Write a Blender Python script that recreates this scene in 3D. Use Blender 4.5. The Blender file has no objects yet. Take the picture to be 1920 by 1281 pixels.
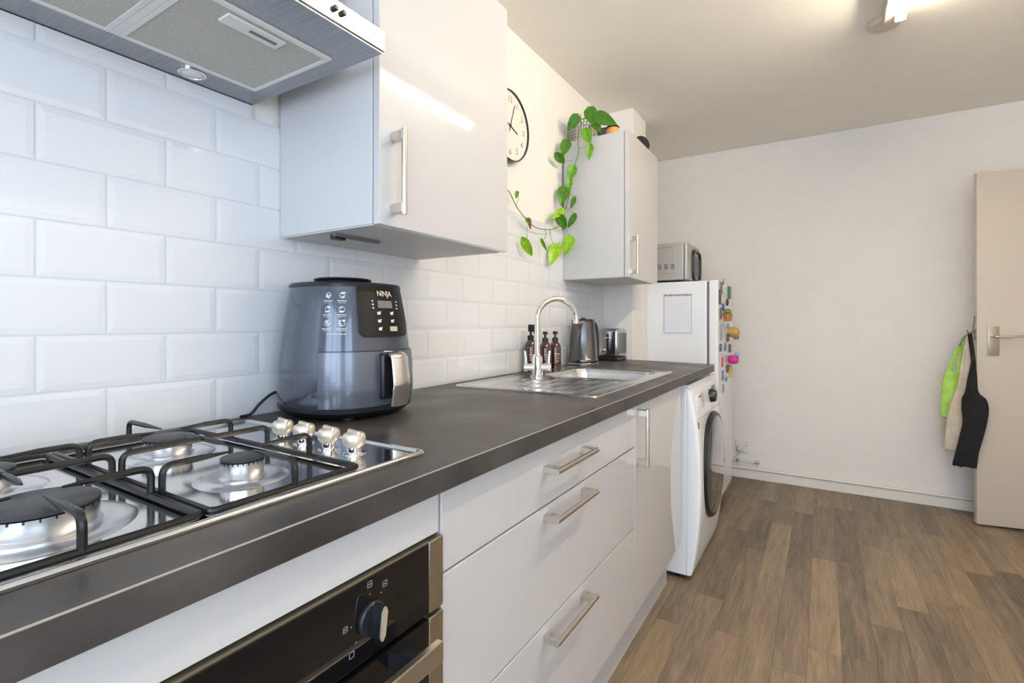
import bpy, bmesh, math, random
from mathutils import Vector, Matrix
random.seed(4)
R = math.radians
# ---------------------------------------------------------------- camera
F, YAW, Y0, CX, CZ = 940.05, 0.5543, 605.67, 1.1634, 1.1357
sc = bpy.context.scene
cam = bpy.data.cameras.new('camera'); camo = bpy.data.objects.new('camera', cam)
sc.collection.objects.link(camo); sc.camera = camo
cam.sensor_width = 36.0; cam.sensor_fit = 'HORIZONTAL'
cam.lens = 36.0 * F / 1920.0
cam.shift_y = -(640.5 - Y0) / 1920.0
cam.clip_start = 0.02
camo.location = (CX, 0, CZ); camo.rotation_euler = (R(90), 0, YAW)
# ---------------------------------------------------------------- world, daylight, exposure
w = bpy.data.worlds.new('sky'); sc.world = w; w.use_nodes = True
bg = w.node_tree.nodes['Background']; bg.inputs[0].default_value = (0.62, 0.78, 1.0, 1); bg.inputs[1].default_value = 1.5
def area(name, loc, rot, sx, sy, power, col):
    l = bpy.data.lights.new(name, 'AREA'); l.shape = 'RECTANGLE'; l.size = sx; l.size_y = sy; l.energy = power; l.color = col
    o = bpy.data.objects.new(name, l); sc.collection.objects.link(o); o.location = loc; o.rotation_euler = rot; return o
area('daylight_rear_window', (1.35, -1.62, 1.20), (R(90), 0, 0), 2.0, 1.85, 18, (0.82, 0.90, 1.0))
area('daylight_side_window', (2.95, -.66, 1.45), (R(90), 0, R(90)), 1.12, 1.35, 7.0, (0.72, 0.87, 1.0))
sc.view_settings.view_transform = 'Standard'; sc.view_settings.look = 'None'
sc.view_settings.gamma = 1.0; sc.view_settings.use_curve_mapping = False
sc.view_settings.exposure = 1.12
# ---------------------------------------------------------------- materials
MATS = {}
def mat(name, col, rough=0.5, metal=0.0, coat=0.0, **kw):
    m = bpy.data.materials.new(name); m.use_nodes = True; MATS[name] = m
    b = m.node_tree.nodes['Principled BSDF']
    b.inputs['Base Color'].default_value = (*col, 1); b.inputs['Roughness'].default_value = rough
    b.inputs['Metallic'].default_value = metal; b.inputs['Coat Weight'].default_value = coat
    b.inputs['Coat Roughness'].default_value = 0.03
    if 'spec' in kw: b.inputs['Specular IOR Level'].default_value = kw['spec']
    if 'trans' in kw: b.inputs['Transmission Weight'].default_value = kw['trans']
    if 'ior' in kw: b.inputs['IOR'].default_value = kw['ior']
    if 'emit' in kw: b.inputs['Emission Color'].default_value = (*kw['emit'][0], 1); b.inputs['Emission Strength'].default_value = kw['emit'][1]
    if 'noise' in kw:      # (scale xyz, detail, amount, bump)
        sx, sy, sz, det, amt, bump = kw['noise']
        nt = m.node_tree; N = nt.nodes.new; L = nt.links.new
        tc = N('ShaderNodeTexCoord'); mp = N('ShaderNodeMapping'); mp.inputs['Scale'].default_value = (sx, sy, sz)
        n = N('ShaderNodeTexNoise'); n.inputs['Scale'].default_value = 1; n.inputs['Detail'].default_value = det
        L(tc.outputs['Object'], mp.inputs[0]); L(mp.outputs[0], n.inputs['Vector'])
        if amt:
            cr = N('ShaderNodeValToRGB'); cr.color_ramp.elements[0].position = .3; cr.color_ramp.elements[1].position = .7
            cr.color_ramp.elements[0].color = (*[c * (1 - amt) for c in col], 1); cr.color_ramp.elements[1].color = (*[min(1, c * (1 + amt)) for c in col], 1)
            L(n.outputs['Fac'], cr.inputs[0]); L(cr.outputs[0], b.inputs['Base Color'])
        if 'rn' in kw:
            mr = N('ShaderNodeMapRange'); mr.inputs['From Min'].default_value = .3; mr.inputs['From Max'].default_value = .7
            mr.inputs['To Min'].default_value, mr.inputs['To Max'].default_value = kw['rn']; L(n.outputs['Fac'], mr.inputs['Value']); L(mr.outputs[0], b.inputs['Roughness'])
        if bump:
            bp = N('ShaderNodeBump'); bp.inputs['Strength'].default_value = bump; bp.inputs['Distance'].default_value = .002
            L(n.outputs['Fac'], bp.inputs['Height']); L(bp.outputs[0], b.inputs['Normal'])
    return m
M_wall = mat('wall_paint', (.83, .80, .765), .7, noise=(9, 9, 9, 4, .012, .06))
M_ceil = mat('ceiling_paint', (.92, .88, .80), .8, noise=(7, 7, 7, 4, .012, .06))
M_trim = mat('trim_paint', (.80, .76, .70), .4)
M_tile = mat('glazed_tile', (.73, .74, .76), .09, coat=.4, noise=(14, 14, 14, 2, 0, .05))
M_grout = mat('grout', (.64, .65, .67), .8)
M_gloss = mat('gloss_white_lacquer', (.56, .55, .55), .5, coat=1.0)
M_carc = mat('white_melamine', (.58, .58, .59), .32)
M_under = mat('carcass_underside', (.66, .65, .64), .5)
M_plinth = mat('plinth_grey', (.52, .51, .51), .3)
M_work = mat('slate_laminate', (.060, .053, .049), .36, spec=.22, noise=(5, 5, 5, 10, .6, .15), rn=(.24, .52))
M_workedge = mat('laminate_edge_line', (.33, .29, .25), .4)
M_steel = mat('brushed_steel', (.62, .61, .60), .24, 1.0, noise=(260, 6, 6, 3, .06, .05))
M_hoodsteel = mat('hood_steel', (.36, .36, .37), .33, 1.0, noise=(6, 200, 6, 3, .12, .05))
M_hob = mat('polished_steel', (.66, .655, .65), .12, 1.0)
M_chrome = mat('chrome', (.80, .79, .77), .07, 1.0)
M_nickel = mat('brushed_nickel', (.66, .62, .56), .26, 1.0)
M_iron = mat('black_enamel', (.010, .009, .009), .30, spec=.4)
M_cap = mat('burner_cap', (.035, .035, .038), .42, spec=.4)
M_alu = mat('aluminium', (.70, .70, .71), .3, 1.0)
M_blkglass = mat('black_glass', (.006, .0055, .006), .06, spec=.42)
M_black = mat('black_plastic', (.012, .013, .016), .3)
M_blackm = mat('matt_black', (.012, .012, .014), .75)
M_white = mat('white_appliance', (.83, .84, .86), .25, coat=.3)
M_white2 = mat('white_plastic', (.74, .73, .70), .4)
M_filter = mat('filter_mesh', (.50, .485, .43), .6, .2, noise=(330, 330, 330, 2, .12, .2))
M_fryer = mat('fryer_slate', (.070, .083, .115), .20, .45, coat=.7)
M_fryer2 = mat('fryer_drawer_slate', (.125, .140, .178), .26, .45, coat=.5)
M_print = mat('printed_white', (.62, .64, .68), .5)
M_cream = mat('cream_knob', (.74, .67, .56), .34, .7)
M_gun = mat('gunmetal_steel', (.15, .145, .15), .22, 1.0, noise=(120, 120, 4, 2, .08, 0))
M_toast = mat('toaster_steel', (.52, .53, .55), .14, 1.0)
M_amber = mat('amber_glass', (.060, .009, .003), .06, coat=1.0)
M_label = mat('bottle_print', (.45, .40, .36), .6)
M_mw = mat('microwave_silver', (.50, .48, .45), .42, .5)
M_tube = mat('lit_tube', (1, 1, 1), .5, emit=((1.0, .87, .68), 54.0))
M_lampbody = mat('lamp_body', (.62, .54, .45), .5)
M_clockface = mat('clock_face', (.78, .77, .70), .5)
M_wire = mat('wire', (.22, .20, .19), .4, .6)
M_vine = mat('vine_stem', (.20, .26, .04), .5)
M_brown = mat('dry_leaf', (.28, .09, .03), .6)
M_terra = mat('warm_tan', (.75, .36, .14), .5)
M_paper = mat('paper', (.78, .78, .84), .6)
M_doorp = mat('door_paint', (.60, .53, .45), .45)
M_green = mat('lime_cloth', (.42, .70, .13), .8, noise=(18, 18, 18, 3, .18, .5))
M_cloth = mat('cream_cloth', (.62, .54, .43), .85, noise=(18, 18, 18, 3, .12, .5))
M_bcloth = mat('black_cloth', (.008, .008, .010), .9, noise=(18, 18, 18, 3, .3, .6))
M_satin = mat('satin_nickel', (.50, .46, .38), .32, 1.0)
M_glassd = mat('dark_door_glass', (.05, .05, .052), .05, coat=1.0)
M_glow = mat('lens_glass', (.75, .75, .72), .15)
M_grey = mat('mid_grey', (.16, .15, .17), .5)
M_glass = mat('window_glass', (1, 1, 1), .0, trans=1.0, ior=1.1)
def leafmat(name, c):
    m = mat(name, c, .35, noise=(60, 60, 60, 3, .25, .1)); return m
M_leaf = [leafmat('leaf_dark', (.055, .19, .008)), leafmat('leaf_mid', (.11, .30, .010)), leafmat('leaf_bright', (.26, .50, .012))]

def floor_mat():
    m = bpy.data.materials.new('oak_plank_vinyl'); m.use_nodes = True
    nt = m.node_tree; N = nt.nodes.new; L = nt.links.new; b = nt.nodes['Principled BSDF']
    def math_(op, a, c=None):
        n = N('ShaderNodeMath'); n.operation = op
        for i, v in enumerate((a, c)):
            if v is None: continue
            if isinstance(v, (int, float)): n.inputs[i].default_value = v
            else: L(v, n.inputs[i])
        return n.outputs[0]
    tc = N('ShaderNodeTexCoord'); sp = N('ShaderNodeSeparateXYZ'); L(tc.outputs['Object'], sp.inputs[0])
    X, Y = sp.outputs[0], sp.outputs[1]
    u = math_('DIVIDE', math_('SUBTRACT', X, .02), .1); row = math_('FLOOR', u); fu = math_('FRACT', u)
    wn = N('ShaderNodeTexWhiteNoise'); wn.noise_dimensions = '1D'; L(row, wn.inputs['W'])
    v = math_('DIVIDE', math_('ADD', Y, math_('MULTIPLY', wn.outputs['Value'], 3.1)), .80); col = math_('FLOOR', v); fv = math_('FRACT', v)
    cb = N('ShaderNodeCombineXYZ'); L(row, cb.inputs[0]); L(col, cb.inputs[1])
    w2 = N('ShaderNodeTexWhiteNoise'); w2.noise_dimensions = '2D'; L(cb.outputs[0], w2.inputs['Vector'])
    # grain: stretched along the plank, shifted per plank
    off = N('ShaderNodeVectorMath'); off.operation = 'SCALE'; L(w2.outputs['Color'], off.inputs[0]); off.inputs['Scale'].default_value = 37.0
    ad = N('ShaderNodeVectorMath'); ad.operation = 'ADD'; L(tc.outputs['Object'], ad.inputs[0]); L(off.outputs[0], ad.inputs[1])
    def noise(sx, sy, det, dist=0.0):
        mp = N('ShaderNodeMapping'); mp.inputs['Scale'].default_value = (sx, sy, 1); L(ad.outputs[0], mp.inputs[0])
        n = N('ShaderNodeTexNoise'); n.inputs['Scale'].default_value = 1; n.inputs['Detail'].default_value = det
        n.inputs['Distortion'].default_value = dist; L(mp.outputs[0], n.inputs['Vector']); return n.outputs['Fac']
    broad = noise(22, 2.2, 4, .9); fine = noise(150, 9, 6, .5)
    t = math_('ADD', math_('MULTIPLY', broad, .50), math_('MULTIPLY', fine, .42))
    t = math_('ADD', t, math_('MULTIPLY', math_('SUBTRACT', w2.outputs['Value'], .5), .24))
    cr = N('ShaderNodeValToRGB'); e = cr.color_ramp.elements
    e[0].position = .22; e[0].color = (.075, .056, .038, 1); e[1].position = .68; e[1].color = (.31, .226, .138, 1)
    k = e.new(.45); k.color = (.180, .133, .086, 1)
    L(t, cr.inputs[0])
    edge = math_('MAXIMUM', math_('GREATER_THAN', math_('ABSOLUTE', math_('SUBTRACT', fu, .5)), .49), math_('GREATER_THAN', math_('ABSOLUTE', math_('SUBTRACT', fv, .5)), .4985))
    mx = N('ShaderNodeMix'); mx.data_type = 'RGBA'; L(math_('MULTIPLY', edge, .6), mx.inputs['Factor']); L(cr.outputs[0], mx.inputs['A']); mx.inputs['B'].default_value = (.06, .045, .035, 1)
    L(mx.outputs['Result'], b.inputs['Base Color']); b.inputs['Roughness'].default_value = .42
    bp = N('ShaderNodeBump'); bp.inputs['Strength'].default_value = .15; bp.inputs['Distance'].default_value = .001; L(fine, bp.inputs['Height']); L(bp.outputs[0], b.inputs['Normal'])
    return m
M_floor = floor_mat()
# ---------------------------------------------------------------- helpers
WM = {}
def wmat(o): return WM.get(o.name, Matrix.Identity(4)) if o else Matrix.Identity(4)
def thing(name, label, cat, loc=(0, 0, 0), rotz=0.0, group=None):
    o = bpy.data.objects.new(name, None); sc.collection.objects.link(o); o.empty_display_size = .05
    o.location = loc; o.rotation_euler = (0, 0, rotz)
    WM[o.name] = Matrix.Translation(loc) @ Matrix.Rotation(rotz, 4, 'Z')
    o['label'] = label; o['category'] = cat
    if group: o['group'] = group
    return o
def part(name, bm, m, parent, local=False, label=None, smooth=True, mats=None):
    """one mesh object; bm in world space unless local"""
    W = wmat(parent)
    if not local: bm.transform(W.inverted())
    bmesh.ops.recalc_face_normals(bm, faces=bm.faces)
    me = bpy.data.meshes.new(name); bm.to_mesh(me); bm.free()
    for mm in (mats or [m]): me.materials.append(mm)
    if smooth:
        me.polygons.foreach_set('use_smooth', [True] * len(me.polygons))
        try: me.set_sharp_from_angle(angle=R(34))
        except Exception: pass
        ax = [p for p in me.polygons if max(abs(c) for c in p.normal) > .9999]     # flat faces of bevelled boards stay flat
        if sum(p.area for p in ax) > .7 * sum(p.area for p in me.polygons):
            for p in ax: p.use_smooth = False
    o = bpy.data.objects.new(name, me); sc.collection.objects.link(o)
    if parent: o.parent = parent
    WM[o.name] = W
    if label: o['label'] = label
    return o
def single(name, bm, m, label, cat, group=None, smooth=True):
    """a thing that is one mesh: origin at the middle of its base"""
    xs = [v.co for v in bm.verts]
    c = Vector((sum(v.x for v in xs) / len(xs), sum(v.y for v in xs) / len(xs), min(v.z for v in xs)))
    bm.transform(Matrix.Translation(-c))
    o = part(name, bm, m, None, local=True, smooth=smooth); o.location = c
    o['label'] = label; o['category'] = cat
    if group: o['group'] = group
    WM[o.name] = Matrix.Translation(c)
    return o
def struct(name, bm, m, parent=None, smooth=False):
    o = part(name, bm, m, parent, smooth=smooth)
    if not parent: o['kind'] = 'structure'
    return o
def NB(): return bmesh.new()
def box(bm, x0, x1, y0, y1, z0, z1, bev=0.0, seg=2):
    r = bmesh.ops.create_cube(bm, size=1.0)['verts']
    for v in r: v.co = Vector((x0 + (v.co.x + .5) * (x1 - x0), y0 + (v.co.y + .5) * (y1 - y0), z0 + (v.co.z + .5) * (z1 - z0)))
    if bev:
        es = list({e for v in r for e in v.link_edges})
        bmesh.ops.bevel(bm, geom=es, offset=bev, segments=seg, profile=.5, affect='EDGES')
    return bm
def B(x0, x1, y0, y1, z0, z1, bev=0.0, seg=2): return box(NB(), x0, x1, y0, y1, z0, z1, bev, seg)
def merge(bm, o, M=None):
    if M is not None: o.transform(M)
    me = bpy.data.meshes.new('t'); o.to_mesh(me); o.free(); bm.from_mesh(me); bpy.data.meshes.remove(me); return bm
def loft(bm, rings, cap=True, closed=True):
    vs = [[bm.verts.new(p) for p in r] for r in rings]; n = len(vs[0])
    for a, b in zip(vs[:-1], vs[1:]):
        for i in range(n if closed else n - 1): bm.faces.new((a[i], a[(i + 1) % n], b[(i + 1) % n], b[i]))
    if cap and closed:
        bm.faces.new(vs[0][::-1]); bm.faces.new(vs[-1])
    return bm
def lathe(bm, prof, c=(0, 0, 0), n=32, M=None, cap=True):
    rings = []
    for r, z in prof:
        ring = [Vector((r * math.cos(2 * math.pi * k / n), r * math.sin(2 * math.pi * k / n), z)) for k in range(n)]
        rings.append([(M @ p if M else p) + Vector(c) for p in ring])
    return loft(bm, rings, cap)
def cyl(bm, a, b, r, n=16, r2=None):
    a = Vector(a); b = Vector(b); d = b - a; q = d.to_track_quat('Z', 'Y').to_matrix().to_4x4(); r2 = r if r2 is None else r2
    return lathe(bm, [(r, 0), (r2, d.length)], a, n, q)
def spline(pts, sub=6):
    pts = [Vector(p) for p in pts]; out = []
    P = [pts[0] * 2 - pts[1]] + pts + [pts[-1] * 2 - pts[-2]]
    for i in range(1, len(P) - 2):
        for k in range(sub):
            t = k / sub; a, b, c, d = P[i - 1:i + 3]
            out.append(.5 * ((2 * b) + (c - a) * t + (2 * a - 5 * b + 4 * c - d) * t * t + (3 * b - a - 3 * c + d) * t ** 3))
    out.append(pts[-1]); return out
def tube(bm, pts, r, n=10, r_end=None, flat=1.0, up=None):
    pts = [Vector(p) for p in pts]; rings = []; N_ = len(pts); prev = None
    for i, p in enumerate(pts):
        d = (pts[min(i + 1, N_ - 1)] - pts[max(i - 1, 0)]).normalized()
        if prev is None:
            u = Vector(up) if up else (Vector((0, 0, 1)) if abs(d.z) < .9 else Vector((1, 0, 0)))
        else: u = prev
        s = d.cross(u).normalized(); u = s.cross(d).normalized(); prev = u
        rr = r[i] if isinstance(r, (list, tuple)) else (r if r_end is None else r + (r_end - r) * i / (N_ - 1))
        rings.append([p + (s * math.cos(2 * math.pi * k / n) * rr + u * math.sin(2 * math.pi * k / n) * rr * flat) for k in range(n)])
    return loft(bm, rings)
def bend(pts, rad, seg=5):
    """polyline with rounded corners"""
    pts = [Vector(p) for p in pts]; out = [pts[0]]
    for a, b, c in zip(pts[:-2], pts[1:-1], pts[2:]):
        d1 = (a - b); d2 = (c - b); r = min(rad, d1.length * .49, d2.length * .49)
        p, q = b + d1.normalized() * r, b + d2.normalized() * r
        for k in range(seg + 1):
            t = k / seg; out.append(p * (1 - t) ** 2 + b * 2 * t * (1 - t) + q * t * t)
    out.append(pts[-1]); return out
def prism(bm, pts, z0, z1):
    return loft(bm, [[Vector((x, y, z0)) for x, y in pts], [Vector((x, y, z1)) for x, y in pts]])
def rrect(x0, x1, y0, y1, r, seg=5):
    out = []
    for cx, cy, a0 in ((x1 - r, y1 - r, 0), (x0 + r, y1 - r, 90), (x0 + r, y0 + r, 180), (x1 - r, y0 + r, 270)):
        for k in range(seg + 1): a = R(a0 + 90 * k / seg); out.append((cx + r * math.cos(a), cy + r * math.sin(a)))
    return out
def torus(bm, c, R1, r, n=32, m=8, M=None, ang=(0, 360)):
    full = ang[1] - ang[0] >= 360; pts = []
    rings = []
    for k in range(n if full else n + 1):
        a = R(ang[0] + (ang[1] - ang[0]) * k / n); ring = []
        for j in range(m):
            b = 2 * math.pi * j / m; p = Vector(((R1 + r * math.cos(b)) * math.cos(a), (R1 + r * math.cos(b)) * math.sin(a), r * math.sin(b)))
            ring.append((M @ p if M else p) + Vector(c))
        rings.append(ring)
    if full: rings.append([p.copy() for p in rings[0]])
    loft(bm, rings, cap=not full)
    if full: bmesh.ops.remove_doubles(bm, verts=bm.verts, dist=1e-6)
    return bm
def text_bm(s, size, M, ext=.0004):
    c = bpy.data.curves.new('t', 'FONT'); c.body = s; c.size = size; c.extrude = ext; c.align_x = 'CENTER'; c.align_y = 'CENTER'
    o = bpy.data.objects.new('t', c); sc.collection.objects.link(o)
    dg = bpy.context.evaluated_depsgraph_get(); dg.update(); me = bpy.data.meshes.new_from_object(o.evaluated_get(dg))
    bm = NB(); bm.from_mesh(me); bpy.data.objects.remove(o); bpy.data.curves.remove(c); bpy.data.meshes.remove(me)
    bm.transform(M); return bm
def face_px():  # text lying in a plane that faces +x, reading along +y
    return Matrix(((0, 0, 1, 0), (1, 0, 0, 0), (0, 1, 0, 0), (0, 0, 0, 1)))
def at(px, py, X=None, Y=None, Z=None):
    s, c = math.sin(YAW), math.cos(YAW); a = (px - 960) / F
    r = Vector((c * a - s, s * a + c, -(py - Y0) / F)); o = Vector((CX, 0, CZ))
    t = (X - CX) / r.x if X is not None else (Y / r.y if Y is not None else (Z - CZ) / r.z)
    return o + r * t
# ---------------------------------------------------------------- room shell
CEIL, YB, YR, XR = 2.425, 4.03, -1.45, 2.75
struct('floor', B(-.1, XR + .1, YR - .1, YB + .1, -.06, 0), M_floor)
struct('ceiling', B(-.1, XR + .1, YR - .1, YB + .1, CEIL, CEIL + .06), M_ceil)
struct('wall_left', B(-.1, 0, YR - .1, YB + .1, 0, CEIL), M_wall)
struct('wall_back', B(0, XR, YB, YB + .1, 0, CEIL), M_wall)
bm = NB(); y0, y1, z0, z1 = -1.22, -.1, .75, 2.15
box(bm, XR, XR + .1, YR - .1, y0, 0, CEIL); box(bm, XR, XR + .1, y1, YB + .1, 0, CEIL); box(bm, XR, XR + .1, y0, y1, 0, z0); box(bm, XR, XR + .1, y0, y1, z1, CEIL)
struct('wall_right', bm, M_wall)
bm = NB(); x0, x1, zz0, zz1 = .35, 2.35, .25, 2.15
box(bm, 0, x0, YR - .1, YR, 0, CEIL); box(bm, x1, XR, YR - .1, YR, 0, CEIL); box(bm, x0, x1, YR - .1, YR, 0, zz0); box(bm, x0, x1, YR - .1, YR, zz1, CEIL)
struct('wall_rear', bm, M_wall)
def win_frame(name, fn):
    bm = NB()
    for a in fn: box(bm, *a, .006)
    return struct(name, bm, M_trim)
win_frame('window_1', [(x0, x1, YR - .07, YR - .02, zz0, zz0 + .05), (x0, x1, YR - .07, YR - .02, zz1 - .05, zz1), (x0, x0 + .05, YR - .07, YR - .02, zz0, zz1), (x1 - .05, x1, YR - .07, YR - .02, zz0, zz1), (.99, 1.04, YR - .07, YR - .02, zz0, zz1), (1.66, 1.71, YR - .07, YR - .02, zz0, zz1)])
win_frame('window_2', [(XR + .02, XR + .07, y0, y1, z0, z0 + .05), (XR + .02, XR + .07, y0, y1, z1 - .05, z1), (XR + .02, XR + .07, y0, y0 + .05, z0, z1), (XR + .02, XR + .07, y1 - .05, y1, z0, z1), (XR + .02, XR + .07, -.69, -.64, z0, z1)])
struct('wall_boxing', B(0, .2, 2.93, 3.19, 0, CEIL, .004), M_wall)
bm = NB(); box(bm, .05, 2.7, YB - .016, YB, 0, .062, .003); struct('baseboard_back', bm, M_trim)
# pipe run just above the skirting
bm = NB(); cyl(bm, (.06, YB - .022, .076), (2.7, YB - .022, .076), .008, 10); struct('trim_1', bm, M_trim, smooth=True)

# tiled splashback: every tile a bevelled brick over a grout bed, one surface
def tiles():
    bm = NB(); box(bm, 0.0005, .0089, -1.0, 2.925, .90, 1.6225)
    TW, TH, g, bv = .202, .101, .0018, .011
    box(bm, 0.0005, .0082, -1.0, .69, 1.6225, 1.6535)
    zrows = [.9116 + k * TH for k in range(8)]
    for k, z in enumerate(zrows):
        y = .3025 - (0 if k % 2 == 1 else TW / 2) - TW * 8
        y -= 0
        while y < 2.925:
            a, b = max(y + g, -1.0), min(y + TW - g, 2.924); y += TW
            if k == 7: b = min(b, .689)
            if b - a < .03: continue
            zb, zt = max(z + g, .917), z + TH - g
            if k == 7: zt = 1.653
            v = [bm.verts.new(p) for p in ((.006, a, zb), (.006, b, zb), (.006, b, zt), (.006, a, zt), (.0095, a, zb), (.0095, b, zb), (.0095, b, zt), (.0095, a, zt))]
            i = [bm.verts.new(p) for p in ((.0105, a + bv, zb + bv), (.0105, b - bv, zb + bv), (.0105, b - bv, zt - bv), (.0105, a + bv, zt - bv))]
            for j in range(4):
                j2 = (j + 1) % 4
                bm.faces.new((v[j], v[j2], v[4 + j2], v[4 + j])).material_index = 1
                bm.faces.new((v[4 + j], v[4 + j2], i[j2], i[j])).material_index = 1
            bm.faces.new(i).material_index = 1
    return bm
o = part('tiled_splashback', tiles(), None, None, mats=[M_grout, M_tile], smooth=False)
o['label'] = 'white glossy brick-pattern tiles on the left wall above the worktop'; o['category'] = 'wall tiles'

# ---------------------------------------------------------------- worktop
t = thing('worktop', 'long dark slate-look kitchen worktop carrying hob, air fryer and sink', 'worktop', (.3, 1.3, .878))
def wt_outline():  # plan, with cut-outs done as strips
    return None
bm = NB(); Z0, Z1 = .878, .916
XF = .674
box(bm, .012, XF, -.9, 1.42, Z0, Z1, .0015, 1)
box(bm, .012, .11, 1.42, 2.24, Z0, Z1); box(bm, .56, XF, 1.42, 2.24, Z0, Z1)
prism(bm, [(.012, 2.24), (XF, 2.24), (XF, 2.838), (.2, 2.925), (.012, 2.925)], Z0, Z1)
box(bm, .11, .56, 1.42, 1.80, Z0, Z1 - .012)
part('slab', bm, M_work, t, smooth=False)
bm = NB(); tube(bm, [(XF, -.9, Z1 - .0006), (XF, 2.838, Z1 - .0006)], .0012, 6)
part('edge_seam', bm, M_workedge, t, label='thin paler seam along the front edge')

# ---------------------------------------------------------------- handles
def bar_handle(parent, a, b, out=.034, r=.0065):
    """a,b: the ends on the door face; bar stands off along +x"""
    bm = NB(); a = Vector(a); b = Vector(b); d = (b - a).normalized(); X = Vector((1, 0, 0))
    for p, s in ((a, 1), (b, -1)):
        q = p + d * s * .010
        hw = Vector((0, .0105, .0075)) if abs(d.z) < .5 else Vector((0, .0075, .0105))
        box(bm, p.x, p.x + out, q.y - hw.y, q.y + hw.y, q.z - hw.z, q.z + hw.z, .0012, 1)
    cyl(bm, a + X * out - d * .004, b + X * out + d * .004, r, 14)
    return part('handle', bm, M_nickel, parent, label='brushed nickel bar handle')
XD = .648
# ---------------------------------------------------------------- base units
t = thing('oven_housing_unit', 'white base unit around the built-in oven below the hob', 'cabinet', (.3, .3, .0))
bm = NB(); box(bm, .02, .62, -.02, .0, .15, .876); box(bm, .02, .62, .600, .617, .15, .876); box(bm, .02, .62, 0, .6, .15, .17)
part('carcass', bm, M_carc, t, smooth=False)
part('filler_panel', B(.63, XD, .0, .613, .806, .872, .0015), M_gloss, t)
t = thing('gloss_base_unit', 'glossy white base unit left of the oven, out at the near edge', 'cabinet', (.3, -.4, 0))
part('carcass', B(.02, .628, -.88, -.025, .15, .876), M_carc, t, smooth=False)
part('door', B(.63, XD, -.88, -.004, .19, .872, .0015), M_gloss, t)

t = thing('drawer_unit', 'wide glossy white unit of three drawers between oven and sink cupboard', 'cabinet', (.3, 1.1, 0))
part('carcass', B(.02, .6285, .619, 1.585, .15, .876), M_carc, t, smooth=False)
for zlo, zhi, hz, lab in ((.737, .872, .817, 'shallow top drawer front'), (.478, .733, .712, 'deep middle drawer front'), (.19, .474, .449, 'deep bottom drawer front')):
    d = part('drawer', B(.63, XD, .619, 1.583, zlo, zhi, .0016), M_gloss, t, label=lab)
    bar_handle(d, (XD, .962, hz), (XD, 1.180, hz))
t = thing('sink_unit', 'glossy white cupboard with one tall door under the sink', 'cabinet', (.3, 1.9, 0))
bm = NB(); box(bm, .02, .6285, 1.587, 1.60, .15, .876); box(bm, .02, .6285, 2.19, 2.205, .15, .876); box(bm, .02, .6285, 1.60, 2.19, .15, .17)
part('carcass', bm, M_carc, t, smooth=False)
d = part('door', B(.63, XD, 1.588, 2.205, .19, .872, .0016), M_gloss, t)
bar_handle(d, (XD, 1.612, .672), (XD, 1.612, .852))
single('plinth', B(.57, .586, -.88, 2.215, 0, .15), M_plinth, 'grey plinth board along the floor under the base units', 'plinth', smooth=False)

# ---------------------------------------------------------------- built-in oven
t = thing('built_in_oven', 'black glass built-in oven with steel edges below the hob', 'oven', (.35, .3, .2))
part('body', B(.05, .632, .004, .598, .19, .80), M_grey, t)
part('control_panel', B(.634, .654, .02, .583, .692, .800, .0015), M_blkglass, t)
part('trim_strip', B(.634, .6545, .583, .616, .692, .801, .0015), M_satin, t, label='satin steel strip at the right of the control panel')
part('trim_strip', B(.634, .6535, .02, .583, .800, .8025), M_satin, t, label='thin metal strip along the top edge')
d = part('oven_door', B(.634, .654, .02, .583, .215, .684, .0015), M_blkglass, t)
part('door_strip', B(.634, .6545, .583, .616, .215, .685, .0015), M_satin, d, label='satin steel strip at the right of the door')
bm = NB(); box(bm, .694, .706, .06, .555, .655, .684, .002); part('handle', bm, M_nickel, d, label='flat pale metal handle')
for yy in (.10, .515):
    bm = NB(); prism_pts = [(.654, yy - .017), (.694, yy - .009), (.694, yy + .009), (.654, yy + .017)]
    prism(bm, prism_pts, .658, .681); part('handle_bracket', bm, M_black, d)
RX = Matrix.Rotation(R(90), 4, 'Y')
for yy, zz in ((.467, .744), (.14, .744)):
    k = part('knob', lathe(NB(), [(.0225, 0), (.0225, .004), (.0200, .0065), (.001, .007)], (.654, yy, zz), 32, RX), M_black, t)
    bm = NB(); prism(bm, [(-.0255, -.003), (-.018, -.0085), (.018, -.0085), (.0255, -.003), (.0255, .003), (.018, .0085), (-.018, .0085), (-.0255, .003)], 0, .019)
    Mk = Matrix.Translation((.660, yy, zz)) @ RX @ Matrix.Rotation(R(-8), 4, 'Z'); Mk = Mk @ Matrix.Diagonal((.84, .58, .9, 1)); bm.transform(Mk); g_ = part('grip', bm, M_black, k)
    bm = NB(); prism(bm, [(-.0250, -.0025), (-.0175, -.0078), (.0175, -.0078), (.0250, -.0025), (.0250, .0025), (.0175, .0078), (-.0175, .0078), (-.0250, .0025)], .019, .0215)
    bm.transform(Mk); part('grip_face', bm, M_cream, k, label='pale metal face of the grip')
bm = NB()
for dy, dz, s in ((0, .044, .0042), (.027, .033, .0042), (-.040, .004, .0038), (-.030, -.033, .0042)):
    yy, zz = .465 + dy, .746 + dz
    for a, b_ in ((-s, -s + .001), (s - .001, s)):
        box(bm, .6541, .6545, yy + a, yy + b_, zz - s, zz + s); box(bm, .6541, .6545, yy - s, yy + s, zz + a, zz + b_)
    if dy != -.030: box(bm, .6541, .6545, yy - s * .5, yy + s * .5, zz - .0008, zz + .0008)
for a in (90, 50, 175, 222):
    box(bm, .6541, .6545, .465 + .031 * math.cos(R(a)) - .0008, .465 + .031 * math.cos(R(a)) + .0008, .746 + .031 * math.sin(R(a)) - .0008, .746 + .031 * math.sin(R(a)) + .0008)
part('dial_symbols', bm, mat('dial_print', (.22, .22, .25), .5), t, smooth=False)

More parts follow.
